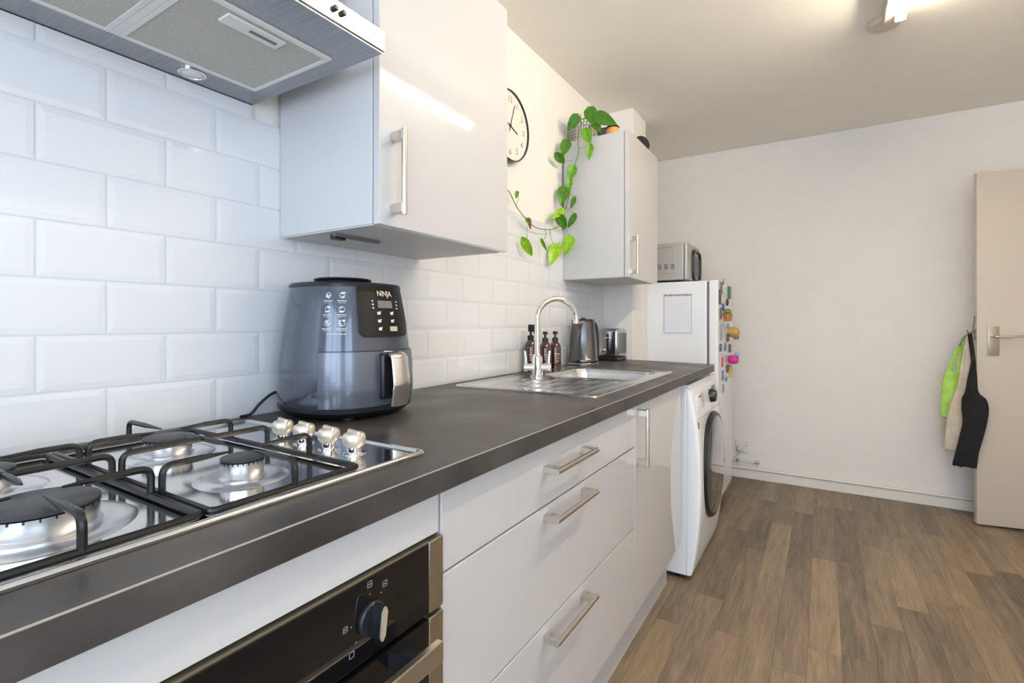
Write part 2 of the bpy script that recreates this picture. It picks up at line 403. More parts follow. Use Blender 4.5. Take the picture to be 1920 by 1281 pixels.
# ---------------------------------------------------------------- gas hob
t = thing('gas_hob', 'four-burner stainless gas hob set into the near worktop', 'hob', (.33, .34, .916))
bm = NB()
oy0, oy1, ox0, ox1 = .035, .640, .085, .600
def ring2(x0, x1, y0, y1, r, z): return [Vector((x, y, z)) for x, y in rrect(x0, x1, y0, y1, r)]
loft(bm, [ring2(ox0, ox1, oy0, oy1, .012, .9165), ring2(ox0, ox1, oy0, oy1, .012, .9195), ring2(ox0 + .0015, ox1 - .0015, oy0 + .0015, oy1 - .0015, .012, .9222), ring2(ox0 + .004, ox1 - .004, oy0 + .004, oy1 - .004, .012, .9235), ring2(ox0 + .007, ox1 - .007, oy0 + .007, oy1 - .007, .010, .9230), ring2(ox0 + .011, ox1 - .011, oy0 + .011, oy1 - .011, .009, .9188)])
part('hob_plate', bm, M_hob, t)
burners = [(.470, .400, .027), (.245, .405, .034), (.465, .186, .050), (.245, .186, .034)]
for i, (bx, by, br) in enumerate(burners):
    u = part('burner', lathe(NB(), [(br + .034, .9186), (br + .030, .9215), (br + .016, .9245), (br + .006, .9215), (br + .003, .9212), (br - .001, .924), (br, .928), (br, .9435), (br - .004, .944), (.001, .944)], (bx, by, 0), 40), M_alu, t)
    part('burner_cap', lathe(NB(), [(br - .003, .944), (br + .001, .9455), (br + .001, .948), (br - .004, .950), (.001, .9508)], (bx, by, 0), 40), M_cap, u)
    bm = NB()
    for k in range(26):
        a = 2 * math.pi * k / 26; bmk = NB(); box(bmk, br - .002, br + .0006, -.0008, .0008, .9408, .9442); merge(bm, bmk, Matrix.Translation((bx, by, 0)) @ Matrix.Rotation(a, 4, 'Z'))
    part('flame_slots', bm, M_black, u, smooth=False)
def grate(y0, y1, by_front, by_back, xf, xb):
    """black pan support: a low frame and raised fingers"""
    bm = NB(); x0, x1 = .105, .583; zf = .9245; r = .0042
    c = [(x, y, zf) for x, y in rrect(x0, x1, y0, y1, .008, 3)]; c.append(c[0]); c.append(c[1])
    tube(bm, c, r, 8, flat=1.1)
    for x in (x0 + .02, x1 - .02):
        for y in (y0, y1): cyl(bm, (x, y, .919), (x, y, zf), .0045, 8)
    def fing(p, q, h=.9585):
        p = Vector(p); q = Vector(q); a = Vector((p.x, p.y, zf)); b_ = Vector((p.x, p.y, h)); e = Vector((q.x, q.y, h - .001))
        pts = bend([a, b_, e], .012, 5); n = len(pts)
        tube(bm, pts, [.0042 if k < n - 1 else .0016 for k in range(n)], 8)
    def taper(p, q, h=.9585):
        p = Vector((p[0], p[1], zf)); b_ = Vector((p.x, p.y, h)); e = Vector((q[0], q[1], h)); pts = bend([p, b_, e], .013, 5)
        mid = pts[-2].lerp(pts[-1], .45); pts = pts[:-1] + [mid, pts[-1]]
        tube(bm, pts, [.0043] * (len(pts) - 1) + [.0012], 8)
    # bridge across the middle with a short cross finger
    xm = (xf + xb) / 2
    tube(bm, bend([(xm, y0, zf), (xm, y0, .9585), (xm, y1, .9585), (xm, y1, zf)], .013, 5), .0043, 8)
    ym = (y0 + y1) / 2
    tube(bm, [(xm - .062, ym, .9585), (xm - .045, ym, .9585), (xm + .045, ym, .9585), (xm + .062, ym, .9585)], [.0012, .0042, .0042, .0012], 8)
    for bx in (xf, xb):
        taper((bx, y0), (bx, ym - .020)); taper((bx, y1), (bx, ym + .020))
    taper((x1, ym), (xf + .020, ym)); taper((x0, ym), (xb - .020, ym))
    return bm
part('pan_support', grate(.299, .508, .40, .40, .470, .245), M_iron, t)
part('pan_support', grate(.080, .289, .19, .19, .465, .245), M_iron, t)
for i, kx in enumerate((.305, .368, .436, .500)):
    ky = .572
    k = part('knob', lathe(NB(), [(.0185, .9188), (.0185, .9205), (.011, .922), (.0105, .934), (.001, .935)], (kx, ky, 0), 28), M_chrome, t)
    bm = NB(); lathe(bm, [(.0125, .929), (.0175, .934), (.0190, .941), (.0180, .949), (.0150, .9525), (.001, .9535)], (kx, ky, 0), 28)
    b2 = NB(); box(b2, -.0040, .0040, -.0180, .0180, .940, .9575, .003); merge(bm, b2, Matrix.Translation((kx, ky, 0)) @ Matrix.Rotation(R(78), 4, 'Z'))
    part('knob_cap', bm, M_cream, k, label='polished champagne-toned knob top')

# ---------------------------------------------------------------- cooker hood
t = thing('cooker_hood', 'stainless cooker hood above the hob with two grease filters underneath', 'cooker hood', (.2, .39, 1.655))
bm = NB(); box(bm, .002, .446, .09, .694, 1.658, 1.698, .0015); box(bm, .002, .27, .09, .694, 1.698, 1.93)
part('housing', bm, M_steel, t)
part('underside', B(.006, .443, .094, .690, 1.6545, 1.658), M_hoodsteel, t, smooth=False)
for a, b_, lab in ((.392, .648, 'right'), (.122, .378, 'left')):
    f = part('grease_filter', B(.100, .336, a + .008, b_ - .008, 1.6515, 1.6548), M_filter, t, smooth=False)
    bm = NB()
    for q in ((.09, .10, a, b_), (.336, .346, a, b_), (.10, .336, a, a + .008), (.10, .336, b_ - .008, b_)): box(bm, q[0], q[1], q[2], q[3], 1.650, 1.6548)
    part('filter_frame', bm, M_white2, f, label='pale frame around the filter')
    l = part('latch', B(.292, .326, (a + b_) / 2 - .06, (a + b_) / 2 + .045, 1.6475, 1.652, .0015), M_white2, f)
bm = NB(); box(bm, .306, .314, .505, .555, 1.6468, 1.6478)
part('latch_slot', bm, M_grey, t)
part('centre_bar', B(.090, .346, .3785, .3915, 1.6505, 1.6546), M_white2, t, label='pale bar between the two filters')
u = part('lamp_bezel', lathe(NB(), [(.026, 0), (.026, -.003), (.022, -.0045), (.021, -.002)], (.052, .535, 1.6545), 28), M_chrome, t)
part('lamp_lens', lathe(NB(), [(.021, -.001), (.018, -.004), (.008, -.006), (.001, -.0062)], (.052, .535, 1.6545), 28), M_glow, u)
for yy in (.575, .592): part('button', lathe(NB(), [(.005, 0), (.005, .006), (.0035, .0075), (.0005, .0077)], (.446, yy, 1.679), 14, RX), M_black, t)

# ---------------------------------------------------------------- wall cupboards
t = thing('wall_cupboard', 'glossy white wall cupboard between the cooker hood and the clock', 'cabinet', (.17, 1.0, 1.35))
part('carcass', B(.012, .338, .760, 1.270, 1.35, 2.072, .001, 1), M_carc, t)
part('underside', B(.016, .336, .764, 1.266, 1.3475, 1.35), M_under, t, smooth=False)
d = part('door', B(.341, .360, .7605, 1.272, 1.348, 2.074, .0018), M_gloss, t)
bar_handle(d, (.36, .800, 1.375), (.36, .800, 1.553))
u = part('sensor_lamp', B(.176, .190, .785, .925, 1.341, 1.347, .0015), M_grey, t, label='slim dark under-cupboard light')
part('sensor_head', B(.166, .186, .788, .818, 1.334, 1.3475, .0015), M_black, u)
t = thing('wall_cupboard', 'glossy white wall cupboard carrying the trailing plant above the kettle', 'cabinet', (.17, 2.6, 1.36))
part('carcass', B(.012, .338, 2.374, 2.878, 1.362, 2.078, .001, 1), M_carc, t)
part('underside', B(.016, .336, 2.378, 2.874, 1.3595, 1.362), M_under, t, smooth=False)
d = part('door', B(.341, .360, 2.3745, 2.880, 1.36, 2.08, .0018), M_gloss, t)
bar_handle(d, (.36, 2.412, 1.378), (.36, 2.412, 1.562))

# ---------------------------------------------------------------- air fryer
FC = (.1605, .840)
def se(a, r, n=2.6):
    c, s = math.cos(a), math.sin(a); k = (abs(c) ** n + abs(s) ** n) ** (-1 / n); return r * k * c, r * k * s
FP = [(.926, .128), (.932, .138), (.945, .1435), (.985, .1465), (1.04, .1455), (1.10, .1395), (1.16, .131), (1.205, .123), (1.222, .119)]
def fr(z):
    for (a, ra), (b, rb) in zip(FP[:-1], FP[1:]):
        if a <= z <= b: return ra + (rb - ra) * (z - a) / (b - a)
    return FP[-1][1] if z > FP[-1][0] else FP[0][1]
def shell(a0, a1, zl, zh, off, thick=.004, na=28, nz=14):
    """curved plate following the fryer body; zl(t), zh(t) with t in -1..1"""
    bm = NB(); g = [[], []]
    for L_, o_ in ((0, off), (1, off - thick)):
        for i in range(na + 1):
            t_ = -1 + 2 * i / na; a = R(a0 + (a1 - a0) * i / na); col = []
            for j in range(nz + 1):
                z = zl(t_) + (zh(t_) - zl(t_)) * j / nz; x, y = se(a, fr(z) + o_); col.append(bm.verts.new((FC[0] + x, FC[1] + y, z)))
            g[L_].append(col)
    for i in range(na):
        for j in range(nz):
            bm.faces.new((g[0][i][j], g[0][i + 1][j], g[0][i + 1][j + 1], g[0][i][j + 1])); bm.faces.new((g[1][i][j], g[1][i][j + 1], g[1][i + 1][j + 1], g[1][i + 1][j]))
        for j in (0, nz): bm.faces.new((g[0][i][j], g[0][i + 1][j], g[1][i + 1][j], g[1][i][j]))
    for j in range(nz):
        for i in (0, na): bm.faces.new((g[0][i][j], g[0][i][j + 1], g[1][i][j + 1], g[1][i][j]))
    return bm
t = thing('air_fryer', 'slate-grey air fryer with black control panel standing beside the hob', 'air fryer', (FC[0], FC[1], .916))
bm = NB(); rings = []
for z, r in FP[1:]: rings.append([Vector((FC[0] + x, FC[1] + y, z)) for x, y in (se(2 * math.pi * k / 64, r) for k in range(64))])
loft(bm, rings); part('housing', bm, M_fryer, t)
bm = NB(); rings = []
for z, r in ((.921, .112), (.925, .132), (.936, .1445), (.946, .1452)): rings.append([Vector((FC[0] + x, FC[1] + y, z)) for x, y in (se(2 * math.pi * k / 64, r) for k in range(64))])
loft(bm, rings)
for dx, dy in ((.09, .07), (.09, -.07), (-.09, .07), (-.09, -.07)): lathe(bm, [(.014, .9165), (.014, .924)], (FC[0] + dx, FC[1] + dy, 0), 16)
part('base', bm, M_black, t, label='black base with small feet')
bm = NB(); rings = []
for z, r in ((1.218, .1205), (1.224, .1215), (1.229, .118), (1.231, .08)): rings.append([Vector((FC[0] + x, FC[1] + y, z)) for x, y in (se(2 * math.pi * k / 64, r) for k in range(64))])
loft(bm, rings); part('lid', bm, M_black, t)
bm = NB(); lathe(bm, [(.062, 1.231), (.060, 1.236), (.066, 1.238), (.069, 1.241), (.066, 1.244), (.04, 1.2445), (.001, 1.2445)], (FC[0] - .012, FC[1], 0), 40)
part('air_vent', bm, M_black, t, label='round raised air outlet on top')
dr = part('drawer', shell(-62, 62, lambda t_: .9475, lambda t_: 1.071, .0035, .006), M_fryer2, t)
part('drawer_seam', shell(-62.6, 62.6, lambda t_: 1.071, lambda t_: 1.0735, .0012, .003, nz=1), M_black, dr)
def zl_(t_): return 1.104 + .022 * (1 - math.sqrt(max(0, 1 - max(0, (abs(t_) - .72) / .28) ** 2)))
cp = part('control_panel', shell(-30, 30, zl_, lambda t_: 1.222, .0055, .008, na=36), M_blkglass, t)
def on_front(y, z, off): # point on the fryer's front for a given y
    a = 0.0
    for _ in range(30):
        x, yy = se(a, fr(z) + off); a += (y - yy) * 6
    return FC[0] + x, FC[1] + yy
def sticker(bm, y, z, wy, hz, off=.0060):
    pts = []
    for dy, dz in ((-1, -1), (1, -1), (1, 1), (-1, 1)):
        x, yy = on_front(y + dy * wy, z + dz * hz, off); pts.append(Vector((x, yy, z + dz * hz)))
    n = Vector((.0006, 0, 0)); loft(bm, [pts, [p + n for p in pts]])
bm = NB()
for (y, z) in ((-.022, 1.158), (.018, 1.158), (-.022, 1.140), (.018, 1.140), (-.022, 1.122)): sticker(bm, y, z, .0045, .0032); sticker(bm, y + .004, z + .003, .0022, .0012, .0062)
for y in (-.036, .038):
    for z in (1.178, 1.186, 1.170): sticker(bm, y, z, .002, .0016)
part('button_marks', bm, M_print, cp, smooth=False)
bm = NB(); sticker(bm, .020, 1.122, .012, .0055); part('power_button', bm, M_cream, cp, label='pale start button', smooth=False)
bm = NB(); sticker(bm, .0, 1.179, .022, .0085); part('display', bm, M_grey, cp, smooth=False)
x_, y_ = on_front(0, 1.203, .0068)
tb = text_bm('NINJA', .0165, Matrix.Translation((x_ + .0005, FC[1], 1.203)) @ Matrix.Rotation(R(-14), 4, 'Y') @ face_px() @ Matrix.Diagonal((1.0, 1.15, 1, 1)))
part('logo', tb, M_cream, cp, label='pale brand lettering', smooth=False)
# printed icon chart on the near flank
bm = NB(); rnd = random.Random(3)
def flank(adeg, z, da, dz, off=.0004):
    pts = []
    for sa, sz in ((-1, -1), (1, -1), (1, 1), (-1, 1)):
        x, y = se(R(adeg + sa * da), fr(z + sz * dz) + off); pts.append(Vector((FC[0] + x, FC[1] + y, z + sz * dz)))
    n = (pts[0] - Vector((FC[0], FC[1], pts[0].z))).normalized() * .0004
    loft(bm, [pts, [p + n for p in pts]])
for ca in (-56, -43.5):
    for k, z in enumerate((1.197, 1.166, 1.135)):
        for q in range(4): flank(ca + rnd.uniform(-2.2, 2.2), z + rnd.uniform(-.006, .006), rnd.uniform(.5, 1.5), rnd.uniform(.0008, .0022))
        torus_pts = 10
        for q in range(torus_pts):
            a = 2 * math.pi * q / torus_pts; flank(ca + 2.2 * math.cos(a), z + .006 * math.sin(a), .45, .0009)
        for q in range(4): flank(ca - 3.3 + q * 2.1, z - .0125, .75, .0011)
        for q in range(3): flank(ca - 2.3 + q * 2.1, z - .0165, .6, .0007)
for q in range(8): flank(-55 + q * 2.0, 1.111, .8, .0008)
part('printed_icons', bm, M_print, t, smooth=False, label='white printed cooking icons')
hx = FC[0] + .150
bm = NB()
box(bm, hx - .010, hx + .0095, FC[1] - .030, FC[1] + .030, .962, 1.066, .006, 3)
h = part('handle_recess', bm, M_black, dr)
bm = NB(); pts = bend([(hx + .000, FC[1], 1.067), (hx + .030, FC[1], 1.064), (hx + .038, FC[1], 1.00), (hx + .030, FC[1], .948)], .014, 6)
tube(bm, pts, .0255, 20, flat=.24, up=(0, 0, 1))
part('handle', bm, M_chrome, dr, label='chrome pull handle')
bm = NB(); tube(bm, spline([(hx + .004, FC[1], 1.058), (hx + .026, FC[1], 1.055), (hx + .034, FC[1], 1.00), (hx + .027, FC[1], .956)], 6), .021, 14, flat=.32)
part('handle_core', bm, M_black, dr)
bm = NB(); tube(bm, spline([(.045, .775, .966), (.028, .735, .966), (.026, .70, .945), (.028, .675, .923), (.028, .650, .9200)], 6), .0035, 8)
part('power_cord', bm, M_black, t)

# ---------------------------------------------------------------- sink
t = thing('sink', 'stainless inset sink with ribbed drainer on its near side', 'sink', (.33, 1.8, .916))
SX0, SX1, SY0, SY1 = .072, .602, 1.375, 2.272
bx0, bx1, by0, by1 = .165, .552, 1.832, 2.215
bm = NB()
def rr3(x0, x1, y0, y1, r, z, s=6): return [Vector((x, y, z)) for x, y in rrect(x0, x1, y0, y1, r, s)]
# rim
def ringface(bm, outer, inner):
    n = len(outer); a = [bm.verts.new(p) for p in outer]; b_ = [bm.verts.new(p) for p in inner]
    for i in range(n): bm.faces.new((a[i], a[(i + 1) % n], b_[(i + 1) % n], b_[i]))
    return a, b_
def strip(bm, rings):
    vs = [[bm.verts.new(p) for p in r] for r in rings]
    for a, b_ in zip(vs[:-1], vs[1:]):
        n = len(a)
        for i in range(n): bm.faces.new((a[i], a[(i + 1) % n], b_[(i + 1) % n], b_[i]))
    return vs
zt = .9205
strip(bm, [rr3(SX0, SX1, SY0, SY1, .018, .9162), rr3(SX0 + .002, SX1 - .002, SY0 + .002, SY1 - .002, .018, zt), rr3(SX0 + .012, SX1 - .012, SY0 + .012, SY1 - .012, .014, zt), rr3(SX0 + .016, SX1 - .016, SY0 + .016, SY1 - .016, .012, .9180)])
# deck = plate with bowl hole: drainer area and bands
dz = .9180
sx0, sx1, sy0, sy1 = SX0 + .016, SX1 - .016, SY0 + .016, SY1 - .016
def quad(bm, x0, x1, y0, y1, z): bm.faces.new([bm.verts.new(p) for p in ((x0, y0, z), (x1, y0, z), (x1, y1, z), (x0, y1, z))])
O = rr3(bx0 - .02, bx1 + .02, by0 - .02, by1 + .02, .075, dz)
strip(bm, [O, rr3(bx0 - .006, bx1 + .006, by0 - .006, by1 + .006, .065, dz + .0028), rr3(bx0, bx1, by0, by1, .06, dz), rr3(bx0 + .006, bx1 - .006, by0 + .006, by1 - .006, .055, dz - .02), rr3(bx0 + .014, bx1 - .014, by0 + .014, by1 - .014, .05, .79), rr3(bx0 + .04, bx1 - .04, by0 + .04, by1 - .04, .04, .766)])
bf = [bm.verts.new(p) for p in rr3(bx0 + .04, bx1 - .04, by0 + .04, by1 - .04, .04, .766)]; bm.faces.new(bf)
# flat around bowl
A0, A1, B0, B1 = sx0, sx1, by0 - .03, sy1
C = rrect(A0, A1, B0, B1, .001, 6)
ringface(bm, [Vector((x, y, dz)) for x, y in C], O)
# ribbed drainer
ny = 40; nx = 64; dy0, dy1 = sy0, B0; dx0, dx1 = sx0, sx1
def dh(x, y):
    if x < dx0 + .075 or x > dx1 - .03 or y < dy0 + .02 or y > dy1 - .03: return 0
    return .0042 * max(0, math.cos((x - dx0) * 2 * math.pi / .052)) ** 2 * min(1, (y - dy0 - .02) / .03) * min(1, (dy1 - .03 - y) / .03)
g = [[bm.verts.new((dx0 + (dx1 - dx0) * i / nx, dy0 + (dy1 - dy0) * j / ny, dz + dh(dx0 + (dx1 - dx0) * i / nx, dy0 + (dy1 - dy0) * j / ny))) for j in range(ny + 1)] for i in range(nx + 1)]
for i in range(nx):
    for j in range(ny): bm.faces.new((g[i][j], g[i + 1][j], g[i + 1][j + 1], g[i][j + 1]))
part('basin', bm, mat('sink_steel', (.66, .65, .64), .2, 1.0), t)
bm = NB(); lathe(bm, [(.045, .7664), (.045, .769), (.036, .768), (.034, .764), (.001, .764)], ((bx0 + bx1) / 2, (by0 + by1) / 2, 0), 32); part('drain', bm, M_chrome, t)

# ---------------------------------------------------------------- tap
TX, TY = .192, 1.762
t = thing('mixer_tap', 'chrome swan-neck mixer tap with two levers standing behind the sink bowl', 'tap', (TX, TY, .918))
bm = NB(); lathe(bm, [(.027, .9185), (.027, .923), (.022, .926), (.0215, .99), (.0205, 1.000), (.015, 1.006), (.0128, 1.01)], (TX, TY, 0), 28)
part('body', bm, M_chrome, t)
ex, ey = .100, .150
pts = [(TX, TY, 1.0), (TX, TY, 1.06), (TX, TY, 1.13), (TX, TY, 1.155)]
L_ = math.hypot(ex, ey); rad = L_ / 2; ux, uy = ex / L_, ey / L_
for k in range(1, 17):
    a = math.pi * (1 - k / 16 * .96); d_ = rad + rad * math.cos(a); pts.append((TX + ux * d_, TY + uy * d_, 1.155 + rad * math.sin(a) * .88))
lx = pts[-1]; pts.append((lx[0] + ux * .002, lx[1] + uy * .002, lx[2] - .018))
sp = part('spout', tube(NB(), pts, .0112, 16), M_chrome, t)
part('aerator', cyl(NB(), pts[-1], (pts[-1][0], pts[-1][1], pts[-1][2] - .014), .0125, 16), M_chrome, sp)
dv = Vector((math.cos(YAW), math.sin(YAW), 0)) * 1.0
c0 = Vector((TX, TY, .958))
for s, L2 in ((-1, .040), (1, .040)):
    a = c0 + dv * s * .015; b_ = c0 + dv * s * L2
    bm = NB(); cyl(bm, a, b_, .0145, 20); cyl(bm, b_ - dv * s * .002, b_ + dv * s * .014, .0185, 24)
    l = part('valve', bm, M_chrome, t)
    q = b_ + dv * s * .006; bm = NB(); tube(bm, [q + Vector((0, 0, .012)), q + Vector((0, 0, .04)) + dv * s * .001, q + Vector((0, 0, .066)) + dv * s * .004], [.0062, .0058, .0048], 12); part('lever', bm, M_chrome, l)

# ---------------------------------------------------------------- bottles
def bottle(x, y, label, h=.135, trig=False, rr=.0290):
    t = thing('soap_bottle', label, 'bottle', (x, y, .9165), 0, 'amber bottles behind the tap')
    prof = [(rr - .004, 0), (rr, .004), (rr, h * .70), (rr * .93, h * .80), (rr * .7, h * .90), (.012, h * .965), (.0115, h)]
    part('bottle_body', lathe(NB(), prof, n=28), M_amber, t, local=True)
    bm = NB(); lathe(bm, [(.0145, h - .006), (.0145, h + .012), (.010, h + .014), (.005, h + .015), (.005, h + .034)], n=20)
    if trig: box(bm, -.010, .022, -.009, .009, h + .030, h + .062, .003); box(bm, .018, .026, -.006, .006, h + .018, h + .046, .002)
    else: lathe(bm, [(.011, h + .030), (.012, h + .036), (.010, h + .044), (.001, h + .0445)], n=20); tube(bm, [(0, 0, h + .039), (.012, -.012, h + .040), (.022, -.022, h + .036)], .0042, 10)
    part('pump', bm, M_blackm if trig else M_black, t, local=True)
    bm = NB()
    for k, (dz_, wd) in enumerate(((h * .52, 30), (h * .44, 24), (h * .36, 27), (h * .26, 20))):
        n = 8; rings = []
        for q in range(n + 1):
            a = R(-45 - wd + 2 * wd * q / n); e_ = .0012 if k else .0022
            rings.append([Vector((r_ * math.cos(a), r_ * math.sin(a), dz_ + z_)) for r_, z_ in ((rr + .0002, -e_), (rr + .0006, -e_), (rr + .0006, e_), (rr + .0002, e_))])
        loft(bm, rings)
    part('print', bm, M_label, t, local=True, smooth=False)
bottle(.052, 1.955, 'brown amber bottle with spray head, left of the chrome tap', .150, True)
bottle(.056, 2.085, 'amber pump bottle just right of the tap, in the middle of three')
bottle(.060, 2.180, 'amber pump bottle nearest the kettle')

# ---------------------------------------------------------------- kettle
KX, KY = .100, 2.425
t = thing('kettle', 'brushed gunmetal jug kettle with black lid standing beyond the sink', 'kettle', (KX, KY, .9165), R(66))
part('jug', lathe(NB(), [(.076, .012), (.078, .018), (.078, .030), (.076, .034), (.0745, .036), (.068, .14), (.060, .218), (.0585, .226)], n=44), M_gun, t, local=True)
part('base', lathe(NB(), [(.080, 0), (.081, .004), (.081, .012), (.077, .015)], n=44), M_nickel, t, local=True, label='pale metal power base')
part('lid', lathe(NB(), [(.0585, .226), (.057, .234), (.052, .238), (.012, .240), (.011, .246), (.001, .247)], n=44), M_black, t, local=True)
bm = NB()
rings = []
for z, w_, o_ in ((.150, .002, .0655), (.18, .014, .067), (.21, .024, .082), (.229, .028, .092)):
    rings.append([Vector((o_, 0, z)), Vector((.045, -w_, z)), Vector((.045, w_, z))])
loft(bm, rings); bm.transform(Matrix.Rotation(R(-148), 4, 'Z')); part('spout', bm, M_chrome, t, local=True)
bm = NB(); tube(bm, bend([(.054, 0, .212), (.082, 0, .220), (.096, 0, .19), (.100, 0, .09), (.072, 0, .065)], .02, 5), .008, 12, flat=1.2); part('handle', bm, M_black, t, local=True)
bm = NB(); box(bm, .068, .0715, -.009, .009, .075, .185, .004); bm.transform(Matrix.Rotation(R(-70), 4, 'Z') @ Matrix.Rotation(R(-3.6), 4, 'Y')); part('water_gauge', bm, M_chrome, t, local=True, label='bright upright water window')

# ---------------------------------------------------------------- toaster
t = thing('toaster', 'chrome toaster with steel sides beyond the kettle', 'toaster', (.105, 2.845, .9165))
bm = NB(); box(bm, -.060, .060, -.080, .080, .018, .184, .016, 4); part('casing', bm, M_toast, t, local=True)
bm = NB(); box(bm, .0598, .0612, -.062, .066, .040, .160, .0005); part('side_panel', bm, M_gun, t, local=True, label='darker brushed side panel')
bm = NB(); box(bm, -.058, .058, -.078, .078, 0, .020, .004); part('base', bm, M_black, t, local=True)
for sx_ in (-.034, .010): part('slot', B(sx_, sx_ + .022, -.060, .060, .183, .1855), M_black, t, local=True)
bm = NB(); box(bm, -.006, .006, -.082, -.0795, .055, .155); l = part('lever_slot', bm, M_black, t, local=True)
bm = NB(); box(bm, -.018, .018, -.098, -.082, .125, .138, .004); part('lever', bm, M_chrome, t, local=True)
bm = NB(); lathe(bm, [(.013, 0), (.013, .010), (.009, .012), (.001, .012)], (-.030, -.080, .060), 20, Matrix.Rotation(R(90), 4, 'X')); part('dial', bm, M_chrome, t, local=True)

# ---------------------------------------------------------------- clock
CC = Vector((0, 1.815, 1.978)); CR = .150
t = thing('wall_clock', 'round white wall clock with thin black rim beside the wall cupboard', 'clock', CC)
part('clock_face', lathe(NB(), [(CR - .004, .004), (CR - .004, .030), (.001, .030)], n=64, M=RX), M_clockface, t, local=True)
bm = NB(); lathe(bm, [(CR - .001, .002), (CR + .001, .006), (CR + .001, .036), (CR, .038), (CR - .0035, .038), (CR - .0045, .028)], n=64, M=RX, cap=False); part('rim', bm, M_black, t, local=True)
M_num = mat('numeral_grey', (.30, .29, .27), .6)
for n_ in range(1, 13):
    a = R(90 - 30 * n_); part('numeral', text_bm(str(n_), .036, Matrix.Translation((.0308, .112 * math.cos(a), .112 * math.sin(a))) @ face_px(), .0003), M_num, t, local=True, smooth=False)
def hand(name, deg, L_, w_, x):
    bm = NB(); box(bm, x, x + .0008, -w_, w_, -.02, L_); bm.transform(Matrix.Rotation(R(-deg), 4, 'X')); part(name, bm, M_blackm, t, local=True, smooth=False)
hand('minute_hand', 20, .105, .0016, .0325); hand('hour_hand', 108, .062, .0026, .0315); hand('second_hand', 200, .03, .0009, .0335)
part('hub', lathe(NB(), [(.006, .031), (.006, .0345), (.001, .035)], n=16, M=RX), M_blackm, t, local=True)

# ---------------------------------------------------------------- items on the far cupboard
t = thing('wire_basket', 'small grey wire basket holding the plant on the far wall cupboard', 'basket', (.085, 2.44, 2.079))
bm = NB(); x0_, x1_, ya, yb_, za, zb_ = .03, .15, 2.385, 2.49, 2.081, 2.185
def wires(bm, p0, p1, q0, q1, n, m, r=.0011):
    for i in range(n + 1): tube(bm, [Vector(p0).lerp(Vector(p1), i / n), Vector(q0).lerp(Vector(q1), i / n)], r, 5)
    for i in range(m + 1): tube(bm, [Vector(p0).lerp(Vector(q0), i / m), Vector(p1).lerp(Vector(q1), i / m)], r, 5)
wires(bm, (x0_, ya, za), (x1_, ya, za), (x0_, ya, zb_), (x1_, ya, zb_), 8, 6); wires(bm, (x0_, yb_, za), (x1_, yb_, za), (x0_, yb_, zb_), (x1_, yb_, zb_), 8, 6)
wires(bm, (x0_, ya, za), (x0_, yb_, za), (x0_, ya, zb_), (x0_, yb_, zb_), 7, 6); wires(bm, (x1_, ya, za), (x1_, yb_, za), (x1_, ya, zb_), (x1_, yb_, zb_), 7, 6)
part('wire_mesh', bm, M_wire, t)
bm = NB(); c = [(x, y, zb_ + .001) for x, y in rrect(x0_, x1_, ya, yb_, .008, 3)]; c.append(c[0]); tube(bm, c, .0026, 7); part('rim', bm, M_wire, t)

PC = Vector((.09, 2.437, 2.082))
t = thing('pothos_plant', 'green trailing pothos hanging from the far wall cupboard', 'plant', PC)
bm = NB(); lathe(bm, [(.036, .0), (.045, .08), (.047, .082), (.044, .082), (.042, .074), (.001, .074)], (PC.x, PC.y, PC.z), 28); part('pot', bm, M_white2, t)
def vat(px, py, Y):
    p = at(px, py, Y=Y); return p if p.x > .042 else at(px, py, X=.042)
def vp(lst, Y): return [vat(a, b_, Y) for a, b_ in lst]
bm = NB()
main = [PC + Vector((0, 0, .075)), PC + Vector((.005, -.03, .115))] + vp([(1089, 214), (1088, 235), (1084, 262), (1085, 285), (1078, 310), (1072, 345), (1066, 372), (1060, 392), (1056, 412), (1046, 426)], Y=2.345)
left = [vat(a_, c_, 2.345) for a_, c_ in ((1046, 426), (1036, 430), (1018, 430), (1000, 424), (985, 409), (970, 390), (960, 370), (949, 354))] + [Vector((.045, 1.52, 1.75)), Vector((.06, 1.30, 1.82))]
tube(bm, spline(main, 5), .0024, 7); tube(bm, spline(left, 5), .0022, 7)
tube(bm, spline([PC + Vector((0, 0, .08)), PC + Vector((.02, -.01, .13)), at(1108, 212, Y=2.42)], 5), .002, 6)
tube(bm, spline([PC + Vector((.01, 0, .08)), PC + Vector((.05, -.01, .12)), at(1118, 216, Y=2.41)], 5), .002, 6)
pet = [([(1086, 277), (1097, 277)], 2.345), ([(1075, 302), (1062, 301)], 2.34), ([(1068, 362), (1077, 371)], 2.335), ([(1062, 388), (1072, 398), (1077, 402)], 2.335), ([(1059, 425), (1067, 443)], 2.33)]
for l_, yy in pet: tube(bm, spline(vp(l_, Y=yy), 4), .0013, 6)
for l_, yy in (([(1021, 429), (1024, 443), (1016, 452)], 2.2), ([(1031, 431), (1034, 450), (1041, 461)], 2.25), ([(988, 424), (988, 450)], 1.98), ([(967, 388), (972, 372), (969, 362)], 1.88)): tube(bm, spline(vp(l_, Y=yy), 4), .0013, 6)
part('vine', bm, M_vine, t)
def at_(p, dx): # nudge a point off the wall
    return p + Vector((dx * .4, -dx * .3, 0))
